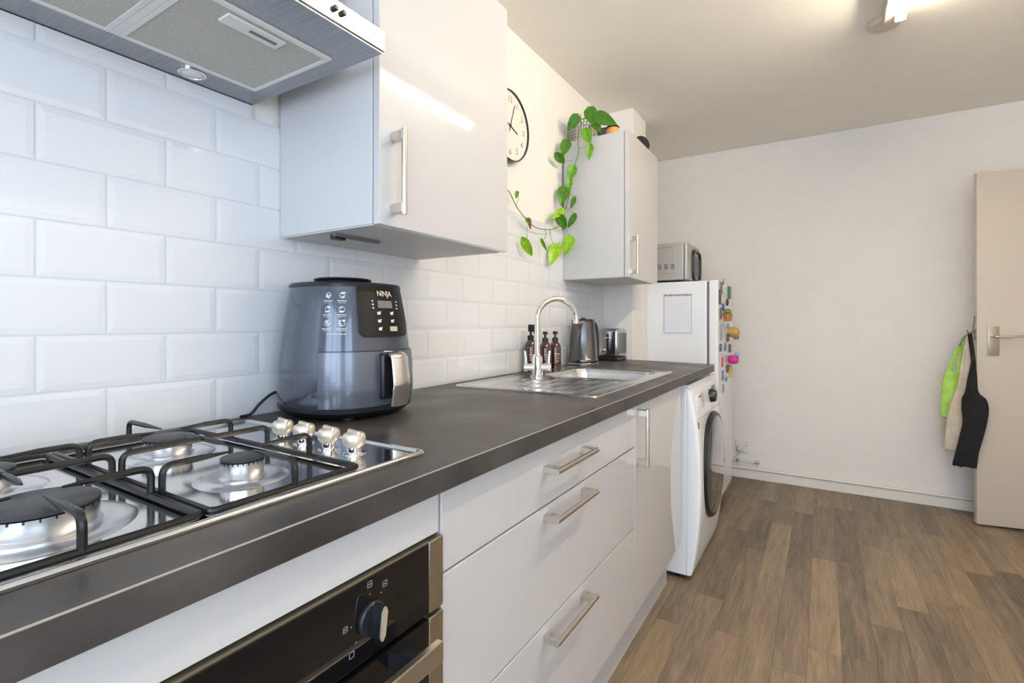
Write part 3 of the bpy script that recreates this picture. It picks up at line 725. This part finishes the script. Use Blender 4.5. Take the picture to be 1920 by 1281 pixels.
def leaf(b_, tip, wpx, Y, mi, curl=.18, tilt=0.0, yt=None):
    b_ = vat(*b_, Y); tp = vat(*tip, Y); dd_ = max(0, .048 - min(b_.x, tp.x)); b_, tp = (at_(b_, dd_), at_(tp, dd_)); d = tp - b_; L_ = d.length; d.normalize()
    v = (Vector((CX, 0, CZ)) - b_).normalized(); s = d.cross(v).normalized(); n = s.cross(d).normalized()
    s = (s * math.cos(tilt) + n * math.sin(tilt)).normalized(); n = s.cross(d).normalized()
    W_ = wpx / 3.2 / F * (b_ - Vector((CX, 0, CZ))).length * .92
    bm = NB(); nu, nv = 9, 8; g = []
    for i in range(nu + 1):
        u = i / nu; wdt = W_ * .5 * (1.0 * (math.sin(math.pi * u ** .62)) ** .8 if 0 < u < 1 else 0.02); row = []
        for j in range(nv + 1):
            q = -1 + 2 * j / nv; back = -.10 * L_ * (1 - u) ** 3 * abs(q) * 1.2
            p = b_ + d * (L_ * u + back) + s * wdt * q + n * (abs(q) * wdt * .30 - curl * L_ * (u - .4) ** 2)
            row.append(p)
        g.append(row)
    th = n * .0007
    f = [[bm.verts.new(p + th) for p in r] for r in g]; k = [[bm.verts.new(p - th) for p in r] for r in g]
    for i in range(nu):
        for j in range(nv):
            bm.faces.new((f[i][j], f[i + 1][j], f[i + 1][j + 1], f[i][j + 1])); bm.faces.new((k[i][j], k[i][j + 1], k[i + 1][j + 1], k[i + 1][j]))
        for j in (0, nv): bm.faces.new((f[i][j], f[i + 1][j], k[i + 1][j], k[i][j]))
    for j in range(nv):
        for i in (0, nu): bm.faces.new((f[i][j], f[i][j + 1], k[i][j + 1], k[i][j]))
    part('leaf', bm, M_brown if mi == 9 else M_leaf[mi], t, label='small withered brown leaf' if mi == 9 else None)
def c6(x, y): return (x / 3.203 + 930, y / 3.203 + 150)
for b_, tp, w_, Y, mi in (
    ((488, 212), (434, 306), 66, 2.345, 0), ((556, 172), (606, 285), 78, 2.38, 0), ((602, 212), (722, 266), 76, 2.37, 0), ((585, 245), (632, 318), 52, 2.43, 1),
    ((535, 296), (565, 392), 62, 2.335, 1), ((562, 388), (556, 478), 52, 2.335, 1), ((428, 368), (388, 462), 66, 2.33, 0), ((358, 446), (414, 506), 52, 2.32, 0),
    ((460, 515), (446, 600), 66, 2.335, 1), ((440, 594), (434, 668), 46, 2.33, 1), ((408, 648), (388, 756), 78, 2.325, 0), ((472, 705), (448, 774), 32, 2.33, 0),
    ((408, 782), (328, 832), 46, 2.31, 2), ((372, 816), (420, 896), 66, 2.315, 0), ((476, 808), (430, 890), 42, 2.325, 0), ((444, 942), (408, 1052), 80, 2.32, 2),
    ((362, 992), (326, 1110), 84, 2.25, 2), ((270, 958), (304, 1030), 22, 2.2, 1), ((160, 956), (218, 1062), 62, 1.98, 2), ((125, 670), (118, 714), 28, 1.88, 1), ((196, 832), (206, 900), 26, 1.95, 9), ((180, 832), (196, 868), 24, 1.94, 1)):
    leaf(c6(*b_), c6(*tp), w_, Y, mi)
# grey tub, tan pot with dark lid, dark round tray
bm = NB(); lathe(bm, [(.040, 0), (.050, .062), (.051, .066), (.047, .066), (.044, .004), (.001, .004)], (.20, 2.50, 2.079), 28)
single('storage_tub', bm, M_grey, 'dark grey tub behind the basket on the far wall cupboard', 'tub')
t = thing('lidded_pot', 'tan pot with dark lid peeking from behind the plant on the far cupboard', 'pot', (.250, 2.455, 2.079))
bm = NB(); lathe(bm, [(.030, 0), (.034, .012), (.034, .045), (.030, .052), (.001, .052)], (.250, 2.455, 2.079), 26); part('pot_body', bm, M_terra, t)
bm = NB(); lathe(bm, [(.031, .052), (.034, .056), (.028, .064), (.008, .067), (.006, .076), (.001, .077)], (.250, 2.455, 2.079), 26); part('lid', bm, M_blackm, t)
t = thing('frying_pan', 'dark round pan propped on top of the far cupboard by its front edge', 'pan', (.29, 2.70, 2.080))
Mp = Matrix.Translation((.306, 2.755, 2.130)) @ Matrix.Rotation(R(-38), 4, 'Z') @ Matrix.Rotation(R(78), 4, 'Y')
bm = NB(); lathe(bm, [(.046, .012), (.052, -.006), (.053, -.010), (.050, -.010), (.044, .008), (.001, .008)], n=40); bm.transform(Mp)
part('pan_body', bm, M_blackm, t)
bm = NB(); tube(bm, [(.285, 2.71, 2.118), (.290, 2.65, 2.115), (.292, 2.59, 2.092)], .008, 10, flat=.6); part('handle', bm, M_cream, t, label='pale handle')

# ---------------------------------------------------------------- fridge, microwave, list, magnets
t = thing('fridge', 'white fridge with magnet-covered door at the far end of the worktop', 'fridge', (.32, 3.48, 0))
part('cabinet', B(.03, .568, 3.2, 3.75, .03, 1.392, .006), M_white, t)
part('door', B(.580, .632, 3.2, 3.75, .05, 1.394, .008, 3), M_white, t)
part('door_seal', B(.568, .580, 3.206, 3.744, .06, 1.386), M_grey, t)
for x in (.06, .54):
    for y in (3.24, 3.71): part('foot', lathe(NB(), [(.018, 0), (.018, .031)], (x, y, 0), 14), M_black, t)
t = thing('microwave', 'silver microwave oven on top of the fridge', 'microwave', (.28, 3.47, 1.394))
part('casing', B(.10, .424, 3.235, 3.60, 1.408, 1.642, .005), M_mw, t)
d = part('door', B(.426, .446, 3.235, 3.60, 1.408, 1.642, .006), M_mw, t)
part('door_window', B(.446, .4475, 3.40, 3.56, 1.44, 1.58, .0005), M_grey, d)
bm = NB(); c = [(.452, y, z) for y, z in rrect(3.375, 3.592, 1.418, 1.608, .05, 8)]; c.append(c[0]); c.append(c[1]); tube(bm, c, .0095, 10); part('handle', bm, M_black, d, label='black loop-shaped frame on the door')
bm = NB()
for k in range(3): 
    for q in range(4): box(bm, .262 + k * .042, .286 + k * .042, 3.2335, 3.2355, 1.478 + q * .0085, 1.4835 + q * .0085)
part('vent_grille', bm, M_grey, t, smooth=False)
bm = NB(); c = [(x, 3.2345, z) for x, z in [(.16, 1.618), (.355, 1.618), (.372, 1.600), (.372, 1.47), (.360, 1.455), (.16, 1.455)]]; tube(bm, c, .003, 8); part('pressed_rib', bm, M_mw, t)
for x in (.13, .40):
    for y in (3.27, 3.56): part('foot', lathe(NB(), [(.014, 1.3945), (.014, 1.409)], (x, y, 0), 14), M_black, t)
t = thing('wall_planner', 'white planner sheet with coloured heading stuck on the side of the fridge', 'paper', (.395, 3.199, 1.072))
part('sheet', B(.312, .482, 3.1975, 3.1995, 1.072, 1.315), M_paper, t, smooth=False)
bm = NB(); e_ = .0022
for q in ((.312, .482, 1.072, 1.072 + e_), (.312, .482, 1.315 - e_, 1.315), (.312, .312 + e_, 1.072, 1.315), (.482 - e_, .482, 1.072, 1.315)): box(bm, q[0], q[1], 3.1968, 3.1976, q[2], q[3])
part('border', bm, mat('planner_blue', (.22, .30, .42), .6), t, smooth=False)
bm = NB()
for k in range(9): box(bm, .322, .398, 3.1969, 3.1976, 1.105 + k * .021, 1.1058 + k * .021); box(bm, .404, .474, 3.1969, 3.1976, 1.105 + k * .021, 1.1058 + k * .021)
part('ruled_lines', bm, mat('planner_line', (.55, .57, .64), .6), t, smooth=False)
cols = [(.55, .06, .06), (.60, .20, .18), (.10, .30, .22), (.12, .16, .28), (.65, .12, .10), (.20, .35, .40)]
cm = [mat('planner_dot_%d' % i, c_, .6) for i, c_ in enumerate(cols)]
bm = NB()
for k in range(15):
    n0 = len(bm.faces); box(bm, .318 + k * .0107, .3258 + k * .0107, 3.1966, 3.1976, 1.303, 1.303 + .008 + .003 * (k % 3 == 0)); bm.faces.ensure_lookup_table()
    for f_ in bm.faces[n0:]: f_.material_index = (k * 5 + k // 4) % 6
part('heading_ornament', bm, None, t, mats=cm, smooth=False)

MG = [ # px, py, half-y, half-z, depth, colour, shape, label, noun
    (1357, 528, .022, .016, .006, (.10, .45, .38), 'r', 'teal magnet nearest the top of the fridge door'),
    (1353, 540, .018, .034, .006, (.22, .15, .13), 'b', 'tall brown magnet in the second row of the fridge door'),
    (1367, 549, .022, .036, .012, (.06, .18, .09), 'b', 'dark green upright magnet by the far edge of the fridge door'),
    (1350.5, 557, .016, .040, .008, (.10, .07, .07), 'b', 'dark upright magnet by the near edge of the fridge door'),
    (1358, 553, .020, .018, .004, (.62, .58, .52), 'b', 'cream magnet between the two dark upright ones'),
    (1363.5, 567, .022, .018, .012, (.08, .05, .04), 'r', 'round dark brown magnet above the small plant pot magnet'),
    (1356, 576, .020, .018, .010, (.04, .15, .42), 'r', 'blue magnet above the row with the plant pot magnet'),
    (1352, 588, .016, .030, .006, (.20, .12, .10), 'b', 'reddish brown magnet left of the plant pot magnet'),
    (1358, 584, .014, .022, .004, (.62, .60, .40), 'b', 'pale yellow magnet touching the plant pot magnet'),
    (1365, 610, .020, .014, .010, (.20, .42, .60), 'r', 'light blue magnet right below the plant pot magnet'),
    (1353, 622, .018, .046, .004, (.30, .34, .46), 'b', 'long blue-grey strip magnet halfway down the fridge door'),
    (1359, 612, .012, .030, .004, (.66, .64, .62), 'b', 'white strip magnet beside the long blue-grey one'),
    (1364.5, 633, .020, .024, .010, (.14, .09, .05), 'b', 'brown magnet below the mustard face magnet'),
    (1352, 652, .018, .020, .006, (.05, .12, .11), 'b', 'dark teal magnet below the long blue-grey strip'),
    (1360, 650, .018, .022, .008, (.16, .26, .28), 'r', 'grey-green magnet between dark teal and maroon ones'),
    (1368.5, 653, .018, .024, .010, (.16, .10, .11), 'b', 'dark maroon magnet above the pink magnet'),
    (1355, 674, .012, .012, .006, (.60, .06, .08), 'r', 'small red magnet left of the pink magnet'),
    (1355, 684, .012, .012, .006, (.52, .05, .07), 'r', 'second small red magnet, lower of the two'),
    (1363, 671, .014, .016, .006, (.44, .36, .28), 'b', 'tan magnet between the red and pink ones'),
    (1364, 691, .014, .022, .010, (.12, .08, .06), 'b', 'dark brown magnet under the pink magnet'),
    (1369, 696, .014, .036, .014, (.66, .48, .10), 'b', 'tall yellow magnet below the pink magnet'),
    (1356, 704, .018, .028, .006, (.24, .26, .36), 'b', 'slate blue magnet low on the fridge door'),
    (1362, 711, .012, .014, .008, (.08, .32, .44), 'r', 'small turquoise magnet beside the slate blue one'),
    (1357, 729, .014, .022, .004, (.40, .24, .32), 'b', 'mauve magnet, the lowest on the fridge door')]
mk = {}
for i, (px, py, hy, hz, dp, c_, sh, lab) in enumerate(MG):
    m_ = mat('magnet_colour_%d' % i, c_, .45); p = at(px, py, X=.636)
    p.y = min(max(p.y, 3.235), 3.71)
    bm = NB()
    if sh == 'b': box(bm, .6325, .6325 + dp, p.y - hy * 1.3, p.y + hy * 1.3, p.z - hz * 1.15, p.z + hz * 1.15, min(.003, dp * .4))
    else: lathe(bm, [(hz * 1.25, 0), (hz * 1.25, dp * .6), (hz * .8, dp), (.001, dp * 1.1)], (.6325, p.y, p.z), 20, RX)
    single('fridge_magnet', bm, m_, lab, 'magnet', 'magnets on the fridge door')
def magnet(lab, y, z, parts_):
    t = thing('fridge_magnet', lab, 'magnet', (.6325, y, z), 0, 'magnets on the fridge door')
    for nm, bm, m_ in parts_: part(nm, bm, m_, t, local=True)
bm1 = lathe(NB(), [(.020, -.026), (.028, .014), (.030, .020), (.024, .021), (.001, .020)], (.030, 0, 0), 20)
bm2 = lathe(NB(), [(.012, .018), (.022, .030), (.020, .046), (.008, .054), (.001, .055)], (.030, 0, 0), 16)
p = at(1362, 595, X=.655)
magnet('orange plant pot magnet with green top in the middle of the fridge door', min(p.y, 3.6), p.z, [('pot', bm1, mat('orange_resin', (.48, .19, .05), .5)), ('foliage', bm2, mat('olive_resin', (.16, .24, .05), .6))])
bm1 = lathe(NB(), [(.030, 0), (.036, .020), (.030, .052), (.012, .066), (.001, .068)], n=22, M=RX)
bm2 = NB(); box(bm2, .030, .062, -.022, .022, -.048, -.022, .006)
magnet('round mustard face magnet sticking out from the fridge door', 3.60, 1.075, [('head', bm1, mat('mustard_resin', (.55, .36, .09), .5)), ('collar', bm2, mat('mustard_dark', (.28, .17, .07), .5))])
bm1 = NB(); box(bm1, .0, .060, -.028, .028, -.030, .026, .012)
bm2 = lathe(NB(), [(.018, 0), (.018, .012), (.008, .018), (.001, .018)], (.052, .0, .026), 18)
magnet('hot pink magnet with blue cap sticking out from the fridge door', 3.60, .895, [('body', bm1, mat('pink_resin', (.62, .02, .26), .4)), ('cap', bm2, mat('blue_cap', (.25, .45, .65), .4))])

# ---------------------------------------------------------------- washing machine
t = thing('washing_machine', 'white front-loading washing machine under the end of the worktop', 'washing machine', (.38, 2.6, 0))
wy0, wy1 = 2.285, 2.895
part('cabinet', B(.09, .655, wy0, wy1, .02, .850, .004), M_white, t)
def prof(z):  # how far the front bulges
    return .672 + .042 * math.sin(math.pi * min(1, max(0, (z - .02) / .80))) ** .75
bm = NB(); nz_, ny_ = 24, 10; rings = []
for i in range(nz_ + 1):
    z = .022 + (.835 - .022) * i / nz_; r = .012
    ys = [(wy0, .6555)] + [(wy0, prof(z) - r)] + [(wy0 + r * (1 - math.cos(R(a))), prof(z) - r + r * math.sin(R(a))) for a in (30, 60, 90)] + [(wy0 + (wy1 - wy0) * k / 8, prof(z)) for k in range(1, 8)] + [(wy1 - r * (1 - math.cos(R(a))), prof(z) - r + r * math.sin(R(a))) for a in (90, 60, 30)] + [(wy1, prof(z) - r), (wy1, .6555)]
    rings.append([Vector((x, y, z)) for y, x in ys])
loft(bm, rings); fp = part('front_panel', bm, M_white, t)
bm = NB(); box(bm, .0, .0012, -.29, .29, 0, .0015); bm.transform(Matrix.Translation((prof(.70) - .0002, 2.59, .705))); part('panel_seam', bm, M_mw, fp)
part('top_lid', B(.085, .664, wy0, wy1, .850, .862, .004), M_white, t)
px_, pz_ = prof(.45), .452; dyc = 2.600
dr = part('door', lathe(NB(), [(.252, -.006), (.252, .004), (.244, .014), (.236, .016), (.200, .010)], (px_ - .004, dyc, pz_), 64, RX, cap=False), M_black, t, label='round door with dark rim')
part('door_glass', lathe(NB(), [(.237, .010), (.225, .018), (.16, .024), (.08, .027), (.001, .028)], (px_ - .004, dyc, pz_), 64, RX), M_glassd, dr)
bm = NB(); lathe(bm, [(.034, 0), (.034, .012), (.028, .030), (.024, .032), (.001, .032)], (prof(.772) - .002, 2.665, .772), 30, RX); part('dial', bm, M_black, t)
bm = NB(); box(bm, 0, .002, -.045, .045, -.022, .022, .0008); bm.transform(Matrix.Translation((prof(.79) - .001, 2.775, .79)) @ Matrix.Rotation(R(-8), 4, 'Y')); part('display', bm, M_grey, t)
bm = NB(); box(bm, 0, .003, -.085, .085, -.035, .035, .001); bm.transform(Matrix.Translation((prof(.775) - .001, 2.42, .775)) @ Matrix.Rotation(R(-8), 4, 'Y')); q = part('detergent_drawer', bm, M_white, t)
bm = NB(); box(bm, 0, .001, -.022, .022, -.004, .004); bm.transform(Matrix.Translation((prof(.79) + .0026, 2.42, .797)) @ Matrix.Rotation(R(-8), 4, 'Y')); part('brand_mark', bm, M_grey, q)
bm = NB(); box(bm, 0, .001, -.010, .014, -.014, .014); bm.transform(Matrix.Translation((prof(.68), 2.32, .68)) @ Matrix.Rotation(R(-6), 4, 'Y')); part('energy_sticker', bm, M_grey, t)
for x in (.13, .62):
    for y in (wy0 + .04, wy1 - .04): part('foot', lathe(NB(), [(.02, 0), (.02, .021)], (x, y, 0), 14), M_black, t)

# ---------------------------------------------------------------- far wall: socket, pipe stub
t = thing('wall_socket', 'white single wall socket with a plug in it, low on the far wall', 'socket', (.66, YB - .005, .186))
part('plate', B(.618, .704, YB - .010, YB, .186, .272, .003), M_white2, t)
bm = NB(); lathe(bm, [(.024, .0), (.024, .030), (.020, .034), (.001, .034)], (.655, YB - .010, .222), 26, Matrix.Rotation(R(90), 4, 'X')); part('plug', bm, M_white2, t)
bm = NB(); box(bm, .686, .694, YB - .013, YB - .009, .232, .246, .001); part('switch', bm, M_mw, t)
bm = NB(); tube(bm, spline([(.655, YB - .030, .20), (.640, YB - .020, .17), (.615, YB - .012, .15), (.600, YB - .012, .12)], 5), .0028, 7); part('cord', bm, M_white2, t)
t = thing('pipe_stub', 'short capped pipe with valve just above the skirting below the socket', 'pipe', (.70, YB - .03, .12))
bm = NB(); cyl(bm, (.60, YB - .028, .128), (.765, YB - .028, .128), .006, 12); part('pipe', bm, M_trim, t)
bm = NB(); cyl(bm, (.748, YB - .028, .128), (.778, YB - .028, .128), .010, 14); cyl(bm, (.770, YB - .028, .128), (.770, YB, .128), .006, 10); part('end_cap', bm, M_satin, t)
bm = NB(); cyl(bm, (.622, YB - .028, .128), (.642, YB - .028, .128), .011, 14); cyl(bm, (.632, YB - .028, .128), (.632, YB, .128), .006, 10); part('valve', bm, M_satin, t)

# ---------------------------------------------------------------- room door (standing open)
DA = math.atan2(.18, .984)
d = NB(); box(d, 0, .74, 0, .036, .012, 1.975, .004)
d.transform(Matrix.Translation((1.897, 3.748, 0)) @ Matrix.Rotation(DA, 4, 'Z'))
do = part('door_1', d, M_doorp, None); do['kind'] = 'structure'
DM = Matrix.Translation((1.897, 3.748, 0)) @ Matrix.Rotation(DA, 4, 'Z')
bm = NB(); box(bm, .046, .096, -.006, 0, .955, 1.117, .0015); 
for z in (.972, 1.100): lathe(bm, [(.004, 0), (.004, .0015), (.001, .002)], (.071, -.006, z), 10, Matrix.Rotation(R(90), 4, 'X'))
bm.transform(DM); pl = part('handle_plate', bm, M_satin, do, label='satin metal back plate')
bm = NB(); tube(bm, bend([(.060, -.006, 1.062), (.060, -.050, 1.062), (.105, -.052, 1.056), (.150, -.050, 1.062), (.180, -.048, 1.064)], .016, 5), .0068, 12); bm.transform(DM); part('lever', bm, M_nickel, pl, label='curved lever handle')
t = thing('door_hook', 'small dark metal hook on the edge of the open door holding the bags', 'hook', (1.893, 3.765, 1.04))
bm = NB(); box(bm, -.003, 0.004, -.012, .012, .0, .06, .001); part('back_plate', bm, M_grey, t, local=True)
bm = NB(); tube(bm, bend([(0, 0, .045), (-.03, -.004, .035), (-.034, -.004, .055)], .010, 4), .004, 8); part('prong', bm, M_grey, t, local=True)
bm = NB(); tube(bm, spline([(-.012, -.01, .05), (-.006, -.010, .10), (-.004, -.008, .135)], 4), .0035, 7); tube(bm, spline([(-.012, -.01, .05), (-.05, .0, .01), (-.065, .01, -.04)], 4), .0035, 7); part('looped_cord', bm, M_grey, t, local=True)
HK = Vector((1.868, 3.760, 1.075))
def bag(name, label, m, rows, straps, y, th, seed):
    """rows: (z, left x, right x)"""
    rnd = random.Random(seed); ph = [rnd.uniform(0, 6) for _ in range(4)]
    t = thing(name, label, 'bag', ((rows[-1][1] + rows[-1][2]) / 2, y, rows[-1][0]), 0)
    pts = spline([(l, r_, z) for z, l, r_ in rows], 5); n = 36; rings = []
    for i, q in enumerate(pts):
        l, r_, z = q; cx_, hw = (l + r_) / 2, (r_ - l) / 2; u = i / (len(pts) - 1)
        hh = th * (.35 + .65 * math.sin(math.pi * min(1, .12 + u * .8)))
        ring = []
        for k in range(n):
            a = 2 * math.pi * k / n; wr = 1 + .16 * math.sin(5 * a + ph[0] + 3 * u) * math.sin(3.1 * u + ph[1]) + .08 * math.sin(9 * a + ph[2] - 5 * u)
            ring.append(Vector((cx_ + hw * math.copysign(abs(math.cos(a)) ** .8, math.cos(a)), y + hh * math.sin(a) * wr, z + .004 * math.sin(7 * a + ph[3]) * (1 if i > len(pts) - 3 else 0))))
        rings.append(ring)
    part('bag_body', loft(NB(), rings), m, t)
    bm = NB()
    for s in straps: tube(bm, spline(s, 6), .0105, 8, flat=.22, up=(0, 1, .01))
    part('strap', bm, m, t)
bag('tote_bag', 'lime green cloth bag hanging behind the cream one at the door edge', M_green, [(.855, 1.775, 1.850), (.80, 1.764, 1.850), (.70, 1.757, 1.838), (.60, 1.752, 1.822), (.585, 1.755, 1.818)],
    [[(1.792, 3.83, .85), (1.808, 3.82, .93), (1.845, 3.80, 1.02), HK + Vector((0, .012, 0))], [(1.838, 3.83, .85), (1.838, 3.82, .93), (1.852, 3.80, 1.02), HK + Vector((0, .012, 0))]], 3.832, .022, 1)
bag('tote_bag', 'cream canvas bag hanging between the green and the black one', M_cloth, [(.762, 1.815, 1.852), (.72, 1.802, 1.862), (.62, 1.778, 1.868), (.52, 1.768, 1.868), (.42, 1.762, 1.855), (.405, 1.768, 1.852)],
    [[(1.826, 3.765, .76), (1.842, 3.77, .88), (1.856, 3.765, 1.0), HK], [(1.846, 3.765, .76), (1.858, 3.76, .90), (1.864, 3.76, 1.0), HK]], 3.777, .018, 2)
bag('tote_bag', 'black cloth bag hanging lowest and nearest at the door edge', M_bcloth, [(.93, 1.868, 1.884), (.84, 1.852, 1.890), (.755, 1.840, 1.896), (.715, 1.826, 1.928), (.66, 1.824, 1.938), (.58, 1.828, 1.930), (.50, 1.815, 1.915), (.42, 1.800, 1.898), (.345, 1.786, 1.890), (.335, 1.790, 1.888)],
    [[(1.876, 3.71, .92), (1.872, 3.73, 1.0), HK + Vector((0, -.012, 0))]], 3.705, .024, 5)

# ---------------------------------------------------------------- ceiling lamp
t = thing('tube_lamp', 'fluorescent tube light with a round end fitting on the ceiling', 'ceiling lamp', (1.41, 2.0, 2.38))
part('lamp_housing', B(1.375, 1.412, .98, 2.58, 2.372, CEIL - .001, .005), M_lampbody, t)
bm = NB(); lathe(bm, [(.058, 0), (.058, -.014), (.052, -.024), (.020, -.028), (.001, -.028)], (1.388, 2.655, CEIL - .001), 36); part('ceiling_rose', bm, M_lampbody, t)
bm = NB(); cyl(bm, (1.432, 1.01, 2.358), (1.432, 2.52, 2.358), .0150, 20); part('tube', bm, M_tube, t)
for y in (1.0, 2.528): part('tube_holder', B(1.41, 1.448, y - .007, y + .007, 2.343, 2.376, .004), M_white2, t)
